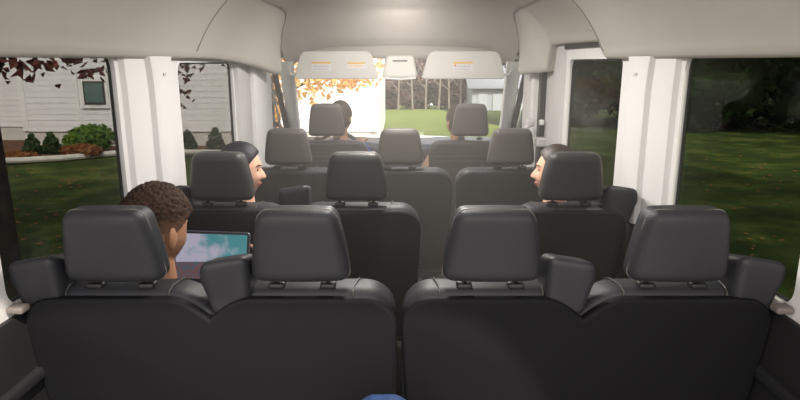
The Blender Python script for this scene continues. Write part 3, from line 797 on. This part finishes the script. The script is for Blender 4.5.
# boy, rearmost row, holding the tablet
person('boy with curly dark hair and a short fade, seen from behind, holding a tablet', (-.73, 1.83, .55), (-.757, 1.79, 1.090), R(-31), R(-12), 1.0, M['skin_boy'], 'fade', M['hair_brn'], M['cl_blk'], M['denim'],
       [((-.82, 2.00, .84), (1, 0, .2), (.1, .5, .7)), ((-.50, 2.02, .83), (-1, 0, .2), (-.1, .5, .7))], hk=1.08)
person('dark-haired woman in profile looking right, in the second row from the back', (-.68, 2.72, .55), (-.718, 2.68, 1.116), R(-84), R(-3), 1.0, M['skin_lt'], 'long', M['hair_blk'], M['cl_grey'], M['denim'],
       [((-.78, 3.00, .66), (0, 0, -1), (0, 1, 0)), ((-.56, 3.00, .66), (0, 0, -1), (0, 1, 0))], smile=True)
person('smiling dark-haired child whose face shows left of a headrest, looking left', (.68, 2.72, .55), (.690, 2.62, 1.118), R(78), R(3), .97, M['skin_lt'], 'short', M['hair_brn'], M['cl_grey'], M['denim'],
       [((.58, 3.00, .66), (0, 0, -1), (0, 1, 0)), ((.78, 3.00, .66), (0, 0, -1), (0, 1, 0))], smile=True)
person('driver in a dark blue shirt behind the left front headrest, a hand on the wheel', (-.50, 4.50, .58), (-.440, 4.47, 1.19), R(-22), 0, 1.0, M['skin_dk'], 'short', M['hair_brn'], M['cl_blue'], M['denim'],
       [((-.66, 4.74, .93), (0, 1, -.2), (-.1, .9, .4)), ((-.30, 4.72, .955), (0, 1, -.3), (-.35, .8, .3))])
person('front passenger with short dark hair, head showing left of the right front headrest', (.48, 4.50, .58), (.425, 4.45, 1.16), R(25), 0, 1.0, M['skin_dk'], 'short', M['hair_brn'], M['cl_tan'], M['denim'],
       [((.28, 4.66, .76), (0, 0, -1), (0, 1, 0)), ((.62, 4.75, .68), (0, 0, -1), (0, 1, 0))], sleeves=False)
# tablet
tb = thing('tablet', (-.67, 2.07, .93), 'tablet with a pastel turquoise picture on screen, in the boy\'s hands', 'tablet')
tr_ = Matrix.Rotation(R(2), 3, 'Y') @ Matrix.Rotation(R(-14), 3, 'X')
def tf(a, b, d): return Vector((-.67, 2.03, .925))+tr_ @ Vector((a, d, b))
tb_b = MB().slab(rounded_rect(-.135, .135, -.09, .09, .012, 5), tf, 0, .008, .003, 3).build('tablet_case', mat('tablet_rim', (.12, .14, .2), .3, metal=.6), tb)
MB().slab(rounded_rect(-.133, .133, -.088, .088, .011, 5), tf, -.0008, .001, .0003, 1).build('bezel', M['black'], tb)
ms = bpy.data.materials.new('tablet_picture'); ms.use_nodes = True; t = ms.node_tree; b = t.nodes['Principled BSDF']
tc = t.nodes.new('ShaderNodeTexCoord'); mp = t.nodes.new('ShaderNodeMapping'); n1 = t.nodes.new('ShaderNodeTexNoise'); n1.inputs['Scale'].default_value = 16; n1.inputs['Detail'].default_value = 8
r1 = t.nodes.new('ShaderNodeValToRGB'); r1.color_ramp.elements[0].color = (.06, .25, .28, 1); r1.color_ramp.elements[0].position = .40; r1.color_ramp.elements[1].color = (.42, .40, .50, 1); r1.color_ramp.elements[1].position = .60
n2 = t.nodes.new('ShaderNodeTexNoise'); n2.inputs['Scale'].default_value = 60; n2.inputs['Detail'].default_value = 3
r2 = t.nodes.new('ShaderNodeValToRGB'); r2.color_ramp.elements[0].color = (.04, .10, .14, 1); r2.color_ramp.elements[0].position = .35; r2.color_ramp.elements[1].color = (.16, .06, .06, 1); r2.color_ramp.elements[1].position = .65
sx = t.nodes.new('ShaderNodeSeparateXYZ'); gt = t.nodes.new('ShaderNodeMath'); gt.operation = 'GREATER_THAN'; gt.inputs[1].default_value = -.022
mx = t.nodes.new('ShaderNodeMixRGB')
# picture drawn as seen from the reader: a pale half on the left, a teal tree on the right
ax = t.nodes.new('ShaderNodeMath'); ax.operation = 'MULTIPLY_ADD'; ax.inputs[1].default_value = -2.6; 
ad = t.nodes.new('ShaderNodeMath'); ad.operation = 'ADD'
for a_, b_ in ((tc.outputs['Object'], n1.inputs['Vector']), (tc.outputs['Object'], n2.inputs['Vector']), (n1.outputs['Fac'], ax.inputs[2]), (r1.outputs[0], mx.inputs[2]), (n2.outputs['Fac'], r2.inputs[0]), (r2.outputs[0], mx.inputs[1]),
               (tc.outputs['Object'], sx.inputs[0]), (sx.outputs['X'], ax.inputs[0]), (sx.outputs['Z'], gt.inputs[0]), (gt.outputs[0], mx.inputs[0]), (ax.outputs[0], ad.inputs[0]), (ad.outputs[0], r1.inputs[0])):
    t.links.new(a_, b_)
ad.inputs[1].default_value = .0
t.links.new(mx.outputs[0], b.inputs['Emission Color']); b.inputs['Emission Strength'].default_value = .62; b.inputs['Base Color'].default_value = (.01, .01, .01, 1); b.inputs['Roughness'].default_value = .15
MB().slab(rounded_rect(-.125, .125, -.080, .080, .002, 2), tf, -.0014, -.0006, .0002, 1).build('screen', ms, tb)

# ================================================================== HOUSE, BEDS AND SHRUBS
M['siding'] = mat('white_lap_siding', (.74, .74, .755), .7, .3, var=.04, vscale=.7)
M['board'] = mat('white_corner_board', (.78, .78, .78), .6)
M['roof'] = mat('grey_shingles', (.10, .10, .11), .9, var=.2, vscale=10); M['roof_lt'] = mat('pale_grey_roof', (.17, .18, .20), .8)
M['win'] = mat('dark_window_glass', (.10, .16, .15), .12)
M['found'] = mat('foundation', (.58, .56, .53), .9)
def siding(mb, x0, x1, y, z0, z1, lap=.15):
    P = []; z = z0
    while z < z1-.01:
        zt = min(z+lap, z1); P.append((y-.008, z)); P.append((y, zt)); z = zt
    rows = [[Vector((x0, a, b)), Vector((x1, a, b))] for a, b in P]
    return mb.grid(rows)
H = thing('house', (-10, 16.3, GZ), 'white clapboard house beyond the lawn, seen through the left windows', 'house')
siding(siding(MB(), -9.9, -.62, 16.0, -.22, 5.5), -26, -10.0, 17.2, -.22, 5.5).box(-10.0, -9.9, 16.0, 17.2, -.7, 5.5).box(-.62, -.58, 16.0, 24, -.7, 5.5).build('siding_wall', M['siding'], H, smooth=False)
MB().box(-9.9, -.64, 16.03, 16.3, -.8, -.2).box(-26, -10, 17.22, 17.4, -.8, -.2).build('foundation', M['found'], H)
for x in (-9.95, -.70): MB().box(x-.06, x+.08, 15.95, 16.03, -.2, 5.5).build('corner_board', M['board'], H)
MB().box(-8.50, -8.44, 15.945, 16.02, -.2, 5.5).build('downpipe', M['board'], H)
wf = MB().box(-8.29, -7.73, 15.93, 16.0, .50, 1.10).build('window', mat('dark_window_frame', (.06, .055, .05), .6), H)
MB().box(-8.24, -7.78, 15.92, 15.93, .55, 1.05).build('pane', M['win'], wf)
MB().box(-8.36, -7.66, 15.95, 16.02, .40, 1.22).build('window_casing', M['board'], H)
rf_ = MB(); P = [[Vector((x, y, z)) for y, z in ((15.4, 5.4), (20, 8.5), (24.6, 5.4))] for x in (-26, -.2)]
rf_.grid(P).build('roof', M['roof'], H, thick=.1)
M['gwall'] = mat('pale_blue_grey_siding', (.25, .265, .285), .8); M['gdoor'] = mat('pale_door_panels', (.29, .305, .32), .7)
# second white building far right beyond the lawn
Gd = -3.1
G2 = thing('garage', (6.2, 60, Gd), 'small white outbuilding with pale grey roof beyond the bright lawn', 'outbuilding')
siding(MB(), 7.0-.1, 14, 58.0, Gd, Gd+2.35, .25).box(6.9, 7.0, 58, 66, Gd, Gd+2.35).build('wall', M['gwall'], G2, smooth=False)
P = [[Vector((x, y, z)) for y, z in ((57.5, Gd+2.25), (62, Gd+4.3), (66.5, Gd+2.25))] for x in (6.4, 14.5)]
MB().grid(P).build('roof', M['roof_lt'], G2, thick=.12)
for x in (7.9, 9.3, 10.7): MB().box(x-.45, x+.45, 57.9, 57.96, Gd+.05, Gd+1.7).build('door_panel', M['gdoor'], G2)
# mulch bed
bed = []
top = [(-16, 16.6), (-.7, 16.0)]
edge = [(-.7, 14.8), (-3.2, 14.8), (-5.2, 14.8), (-6.4, 14.85), (-7.0, 14.7), (-7.4, 14.3), (-7.9, 13.9), (-8.7, 13.55), (-10, 13.35), (-12, 13.3), (-16, 13.4)]
struct(MB().slab([(a, b) for a, b in edge[::-1]]+[(-.7, 16.02), (-9.9, 16.02), (-9.9, 17.2), (-16, 17.2)], lambda a, b, d: Vector((a, b, GZ+.10-d)), 0, .12, .02, 2).build('mulch_bed', M['mulch']))
struct(MB().tube([(a, b, GZ+.10) for a, b in edge], .07, 8).build('bed_edging', M['curb']))
struct(MB().slab([(-3.0, 15.1), (-.7, 15.1), (-.7, 16.0), (-3.0, 16.0)], lambda a, b, d: Vector((a, b, GZ+.13-d)), 0, .05, .01, 1).build('footpath', M['curb']))

def leaf_cloud(mb, blobs, n, size, flat=.4, rnd=None, shell=.55):
    rnd = rnd or random
    tot = sum(b[1][0]*b[1][1] for b in blobs)
    for c, r in blobs:
        c = Vector(c); m = int(n*r[0]*r[1]/tot)
        for _ in range(m):
            d = Vector((rnd.gauss(0, 1), rnd.gauss(0, 1), rnd.gauss(0, 1))).normalized()*(shell+(1.05-shell)*rnd.random()**.6)
            p = c+Vector((d.x*r[0], d.y*r[1], d.z*r[2])); s = size*rnd.uniform(.6, 1.3)
            a = Vector((rnd.gauss(0, 1), rnd.gauss(0, 1), rnd.gauss(0, 1)*flat)).normalized(); b = a.orthogonal().normalized(); b = Matrix.Rotation(rnd.uniform(0, 6.28), 3, a) @ b
            cc = a.cross(b)*.02
            mb.add([p-a*s*.5, p+b*s*.28+cc, p+a*s*.5, p-b*s*.28+cc], [(0, 1, 2, 3)])
    return mb
def blob(mb, c, r, nz=.25, sc=2.0, nu=18, nv=12):
    P = []
    for row in sphere_dirs(nu, nv):
        P.append([Vector(c)+Vector((d.x*r[0], d.y*r[1], d.z*r[2]))*(1+nz*noise.noise(d*sc+Vector(c))) for d in row])
    return mb.grid(P, True)
M['leaf_dk'] = ramp_mat('dark_green_leaves', [(.3, (.010, .020, .007)), (.5, (.022, .045, .012)), (.7, (.05, .085, .02))], 1.5, .8, trans=.15)
M['leaf_gr'] = ramp_mat('green_leaves', [(.3, (.05, .11, .015)), (.5, (.10, .20, .03)), (.7, (.20, .30, .05))], 5, .6, trans=.3)
M['leaf_con'] = ramp_mat('conifer_needles', [(.3, (.015, .035, .012)), (.6, (.04, .075, .02)), (.75, (.10, .07, .04))], 7, .7, trans=.1)
M['leaf_brn'] = ramp_mat('russet_plants', [(.3, (.12, .04, .015)), (.5, (.25, .10, .04)), (.7, (.32, .18, .06))], 6, .8, trans=.2)
M['leaf_gold'] = ramp_mat('golden_autumn_leaves', [(.3, (.62, .30, .10)), (.5, (.80, .50, .18)), (.7, (.88, .70, .35))], 1.2, .6, trans=.5)
M['leaf_red'] = ramp_mat('dark_red_leaves', [(.3, (.08, .025, .02)), (.6, (.16, .05, .035)), (.8, (.28, .10, .04))], 3, .7, trans=.2)
M['leaf_wood'] = ramp_mat('autumn_woods', [(.3, (.012, .008, .007)), (.45, (.035, .020, .016)), (.58, (.08, .045, .035)), (.68, (.30, .16, .13))], .9, .9, trans=.2)
M['bark'] = ramp_mat('bark', [(.3, (.035, .028, .022)), (.7, (.09, .07, .055))], 6, .9)
M['bark_lt'] = ramp_mat('pale_bark', [(.3, (.10, .08, .07)), (.7, (.24, .20, .17))], 6, .9)
M['bark_dk'] = ramp_mat('bark_dark', [(.3, (.012, .010, .009)), (.7, (.03, .025, .02))], 6, .9)
def shrub(name, x, y, w, h, m, lab, cat, n=900, size=.09, cone=False, d=None, grp=None):
    d = d or w
    root = thing(name, (x, y, GZ+.05), lab, cat, grp); zb = GZ+.08
    mb = MB()
    if cone: bl = [((x, y, zb+h*.28), (w*.48, d*.48, h*.28)), ((x, y, zb+h*.58), (w*.34, d*.34, h*.24)), ((x, y, zb+h*.84), (w*.16, d*.16, h*.18))]
    else:
        bl = [((x+random.uniform(-.3, .3)*w*.6, y+random.uniform(-.2, .2)*d, zb+h*random.uniform(.36, .52)), (w*.30, d*.32, h*.40)) for _ in range(6)]
    for c, r in bl: blob(mb, c, [q*.8 for q in r], .2, 2)
    leaf_cloud(mb, bl, n, size, 1, shell=.75)
    mb.build('foliage', m, root, smooth=False)
    MB().tube([(x, y, GZ), (x, y, zb+h*.3)], .03, 6).build('stem', M['bark'], root)
    return root
shrub('conifer_shrub', -8.92, 14.5, .44, .50, M['leaf_con'], 'leftmost small dark conifer shrub in the bed against the white house', 'shrub', cone=True)
shrub('conifer_shrub', -8.52, 14.6, .44, .54, M['leaf_con'], 'small dark conifer beside the wide green bush in the flower bed', 'shrub', cone=True)
shrub('leafy_bush', -7.72, 14.85, 1.45, .78, M['leaf_gr'], 'wide light green leafy bush in the bed by the white house', 'bush', n=2600, size=.12, d=.9)
shrub('russet_shrub', -7.65, 14.35, 1.25, .32, M['leaf_brn'], 'low russet brown shrub in front of the wide green bush', 'shrub', n=1600, size=.08, d=.5)
shrub('russet_shrub', -9.0, 13.95, 1.2, .18, M['leaf_brn'], 'low russet brown shrub in front of the dark conifers', 'shrub', n=1000, size=.08, d=.4)
shrub('conifer_shrub', -5.35, 15.1, .42, .54, M['leaf_con'], 'small conifer against the siding, the left one in the forward left window', 'shrub', cone=True)
shrub('conifer_shrub', -4.66, 15.1, .44, .60, M['leaf_con'], 'small conifer against the siding, the right one in the forward left window', 'shrub', cone=True)

def tree(name, base, h, crown, leafm, barkm, lab, n=6000, size=.25, tr=.16, core=True, limbs=6, clear=None, shell=.55, grp=None):
    root = thing(name, base, lab, 'tree', grp); b = Vector(base)
    tk = MB().tube([b+Vector((0, 0, -.2)), b+Vector((.03, 0, h*.3)), b+Vector((-.03, .05, h*.62)), b+Vector((0, 0, h*.9))], [tr*1.2, tr, tr*.7, tr*.25], 12)
    for i in range(limbs):
        a = i*2.4; z = h*(.32+.5*i/max(1, limbs)); c = crown[i % len(crown)]
        e = b+Vector(c[0])
        s_ = b+Vector((0, 0, z)); tk.tube([s_, s_.lerp(e, .5)+Vector((0, 0, .15)), e], [tr*.45, tr*.28, tr*.1], 7)
    tk.build('trunk', barkm, root)
    mb = MB(); bl = [(b+Vector(c), r) for c, r in crown]
    if core:
        for c, r in bl: blob(mb, c, [q*.78 for q in r], .3, 1.7)
    leaf_cloud(mb, bl, n, size, .8, shell=shell)
    mb.build('foliage', leafm, root, smooth=False)
    return root
rc = random.Random(3)
def crown(h, w, low=.15, k=10, seed=0):
    r = random.Random(seed); out = []
    for i in range(k):
        t = (i+.5)/k; z = h*(low+(1-low)*t); ww = w*(math.sin(math.pi*min(1, .22+.72*t)))
        a = i*2.4; out.append(((math.cos(a)*ww*.35, math.sin(a)*ww*.35, z), (ww*.55*r.uniform(.8, 1.15), ww*.55, h*.14)))
    return out
# golden maple in front of the windshield, left
gold = [((1.45, -.4, 2.05), (.62, .5, .26)), ((.75, -.3, 1.95), (.5, .5, .36)), ((.15, 0, 1.75), (.42, .4, .34)), ((.5, .2, 2.6), (1.0, .9, .55)), ((-.2, .2, 3.1), (1.1, 1.1, .7)), ((1.7, .2, 2.55), (.7, .6, .40)), ((.2, .1, 3.7), (1.5, 1.3, .9)), ((.1, -.3, 1.35), (.25, .3, .22)), ((.1, .1, 2.2), (.45, .5, .4))]
tree('maple_tree', (-2.35, 11.2, GZ), 5, gold, M['leaf_gold'], M['bark'], 'golden autumn maple hanging in front of the windshield at the left', n=3400, size=.15, tr=.10, core=False, shell=.1)
# dark red-leaved tree near the left rear window
red = [((.5, .5, 2.80), (1.3, 1.0, .72)), ((2.2, 1.2, 2.80), (1.3, 1.0, .62)), ((-1.0, .3, 3.4), (1.5, 1.2, .9)), ((1.0, .8, 4.0), (1.9, 1.6, 1.0)), ((0, 0, 4.8), (1.8, 1.8, 1.1)), ((1.25, 2.3, 1.95), (.14, .2, .26)), ((.95, 2.3, 2.3), (.4, .3, .2))]
tree('red_leaved_tree', (-4.10, 5.75, GZ), 5.5, red, M['leaf_red'], M['bark_dk'], 'dark-trunked tree with red-brown leaves near the rear left window', n=9000, size=.12, tr=.21, limbs=5, core=False, shell=.2)
# woods far beyond the bright lawn
protoW = None; protoD = None
k = 0
for i in range(14):
    x = -7+i*2.3; y = 66+(i % 3)*3.2
    base = (x+random.uniform(-.4, .4), y, -3.3)
    if protoW is None:
        protoW = tree('woodland_tree', base, 7.5, crown(7.5, 4.4, .03, 12, 1), M['leaf_wood'], M['bark'], 'rust brown woodland tree beyond the bright lawn ahead', n=4200, size=.34, grp='woodland trees beyond the bright lawn')
    else: dup(protoW, base, rot=i*1.1)
# bare trunks at the edge of the woods
for i, (x, h, lean) in enumerate(((-.2, 6, .2), (1.3, 7, -.3), (2.6, 6.5, .1), (3.9, 7, .4), (5.0, 6, -.2), (6.1, 6.5, .15))):
    bt = thing('bare_tree', (x, 61.5, -3.2), 'slender bare tree at the edge of the woods, %s counting from the left' % ['first', 'second', 'third', 'fourth', 'fifth', 'sixth'][i], 'tree', 'bare trees at the edge of the woods')
    q = Vector((x, 61.5, -3.3)); tk = MB().tube([q, q+Vector((lean*.4, 0, h*.4)), q+Vector((lean, .1, h))], [.12, .09, .03], 7)
    for j in range(5):
        a_ = q+Vector((lean*.5, 0, h*(.35+.11*j))); sg = 1 if j % 2 else -1
        tk.tube([a_, a_+Vector((sg*.6, 0, .5)), a_+Vector((sg*.9, .1, 1.3))], [.05, .035, .015], 5)
    tk.build('trunk', M['bark_lt'], bt)
# heavy evergreens to the right
spots = [(9.0, 24.5), (11.6, 21.5), (14.8, 20.2), (19.2, 21), (23.6, 19.5), (28, 18), (8.2, 27.5), (12.8, 27), (17.4, 27), (22.2, 26), (27.4, 25), (33, 22), (34, 15), (30, 10.5), (20.4, 33), (11, 34), (28, 33)]
for i, (x, y) in enumerate(spots):
    base = (x, y, GZ-.05)
    if protoD is None:
        protoD = tree('evergreen_tree', base, 8.5, crown(8.5, 4.4, .07, 13, 5), M['leaf_dk'], M['bark_dk'], 'dense dark evergreen tree seen through the right side windows', n=8000, size=.26, grp='dark evergreens right of the van')
    else: dup(protoD, base, rot=i*1.3, label=('dense dark evergreen tree in the front row, standing %s' if y < 24 else 'dark evergreen in the rear row of the grove, standing %s') % ['at the near edge', 'second from the left end', 'third from the left end', 'in the middle', 'right of the middle', 'toward the right end', 'at its left end', 'second from its left end', 'in its middle', 'right of its middle', 'near its right end', 'at its far right end', 'beside the rear window far right', 'farthest right, level with the rear bench', 'farthest back, right of centre', 'farthest back at the left', 'farthest back at the right'][i])
# shade trees standing to the right rear, whose crowns throw the dappled shade on the lawn
def umbrella_tree(name, base, lab, seed, m, n=2600, grp=None):
    r = random.Random(seed); cr = []
    for i in range(9):
        a = i*2.4; d = 2.7*math.sqrt(i/9); cr.append(((math.cos(a)*d, math.sin(a)*d, 4.8+r.uniform(-.4, 1.6)), (1.55, 1.55, .8)))
    return tree(name, base, 6, cr, m, M['bark_dk'], lab, n=n, size=.3, tr=.18, core=True, limbs=8, grp=grp)
su = umbrella_tree('shade_tree', (10.5, 3.5, GZ), 'spreading shade tree on the right lawn, outside the rear window', 1, M['leaf_dk'], grp='shade trees on the side lawns')
for i, (x, y) in enumerate([(16, 4), (13.4, 18.8), (18.5, 15.5), (23, 6), (6.6, 6.8), (6.8, 0), (-6.2, 1.0), (-10.6, 3.6), (-9.5, -2.5), (-15, 0), (-15.5, 6)]):
    dup(su, (x, y, GZ), 'spreading shade tree on the %s lawn, standing %s' % ('right' if x > 0 else 'left', ['level with the rear bench, well out', 'before the evergreens', 'farther out before the evergreens', 'farthest out', 'close beside the van', 'beside the open back of the van', 'close beside the van', 'halfway to the house', 'behind the van', 'farthest out behind the van', 'farthest out toward the house'][i]), rot=i*.9)
# fallen leaves on the lawns
lv = MB(); rl = random.Random(11)
for _ in range(2600):
    x = rl.uniform(-14, -2.6) if rl.random() < .6 else rl.uniform(2.8, 16); y = rl.uniform(3, 15)
    if x < 0 and y > 13: continue
    z = gz(x, y)+.03; a = rl.uniform(0, 6.28); s = rl.uniform(.02, .045)
    lv.add([(x+s*math.cos(a+q), y+s*math.sin(a+q), z+rl.uniform(0, .02)) for q in (0, 1.2, 3.1, 4.4)], [(0, 1, 2, 3)])
o = lv.build('fallen_leaves', M['leaf_brn'], smooth=False); tag(o, 'brown fallen leaves scattered over the lawns', 'leaves', kind='stuff')
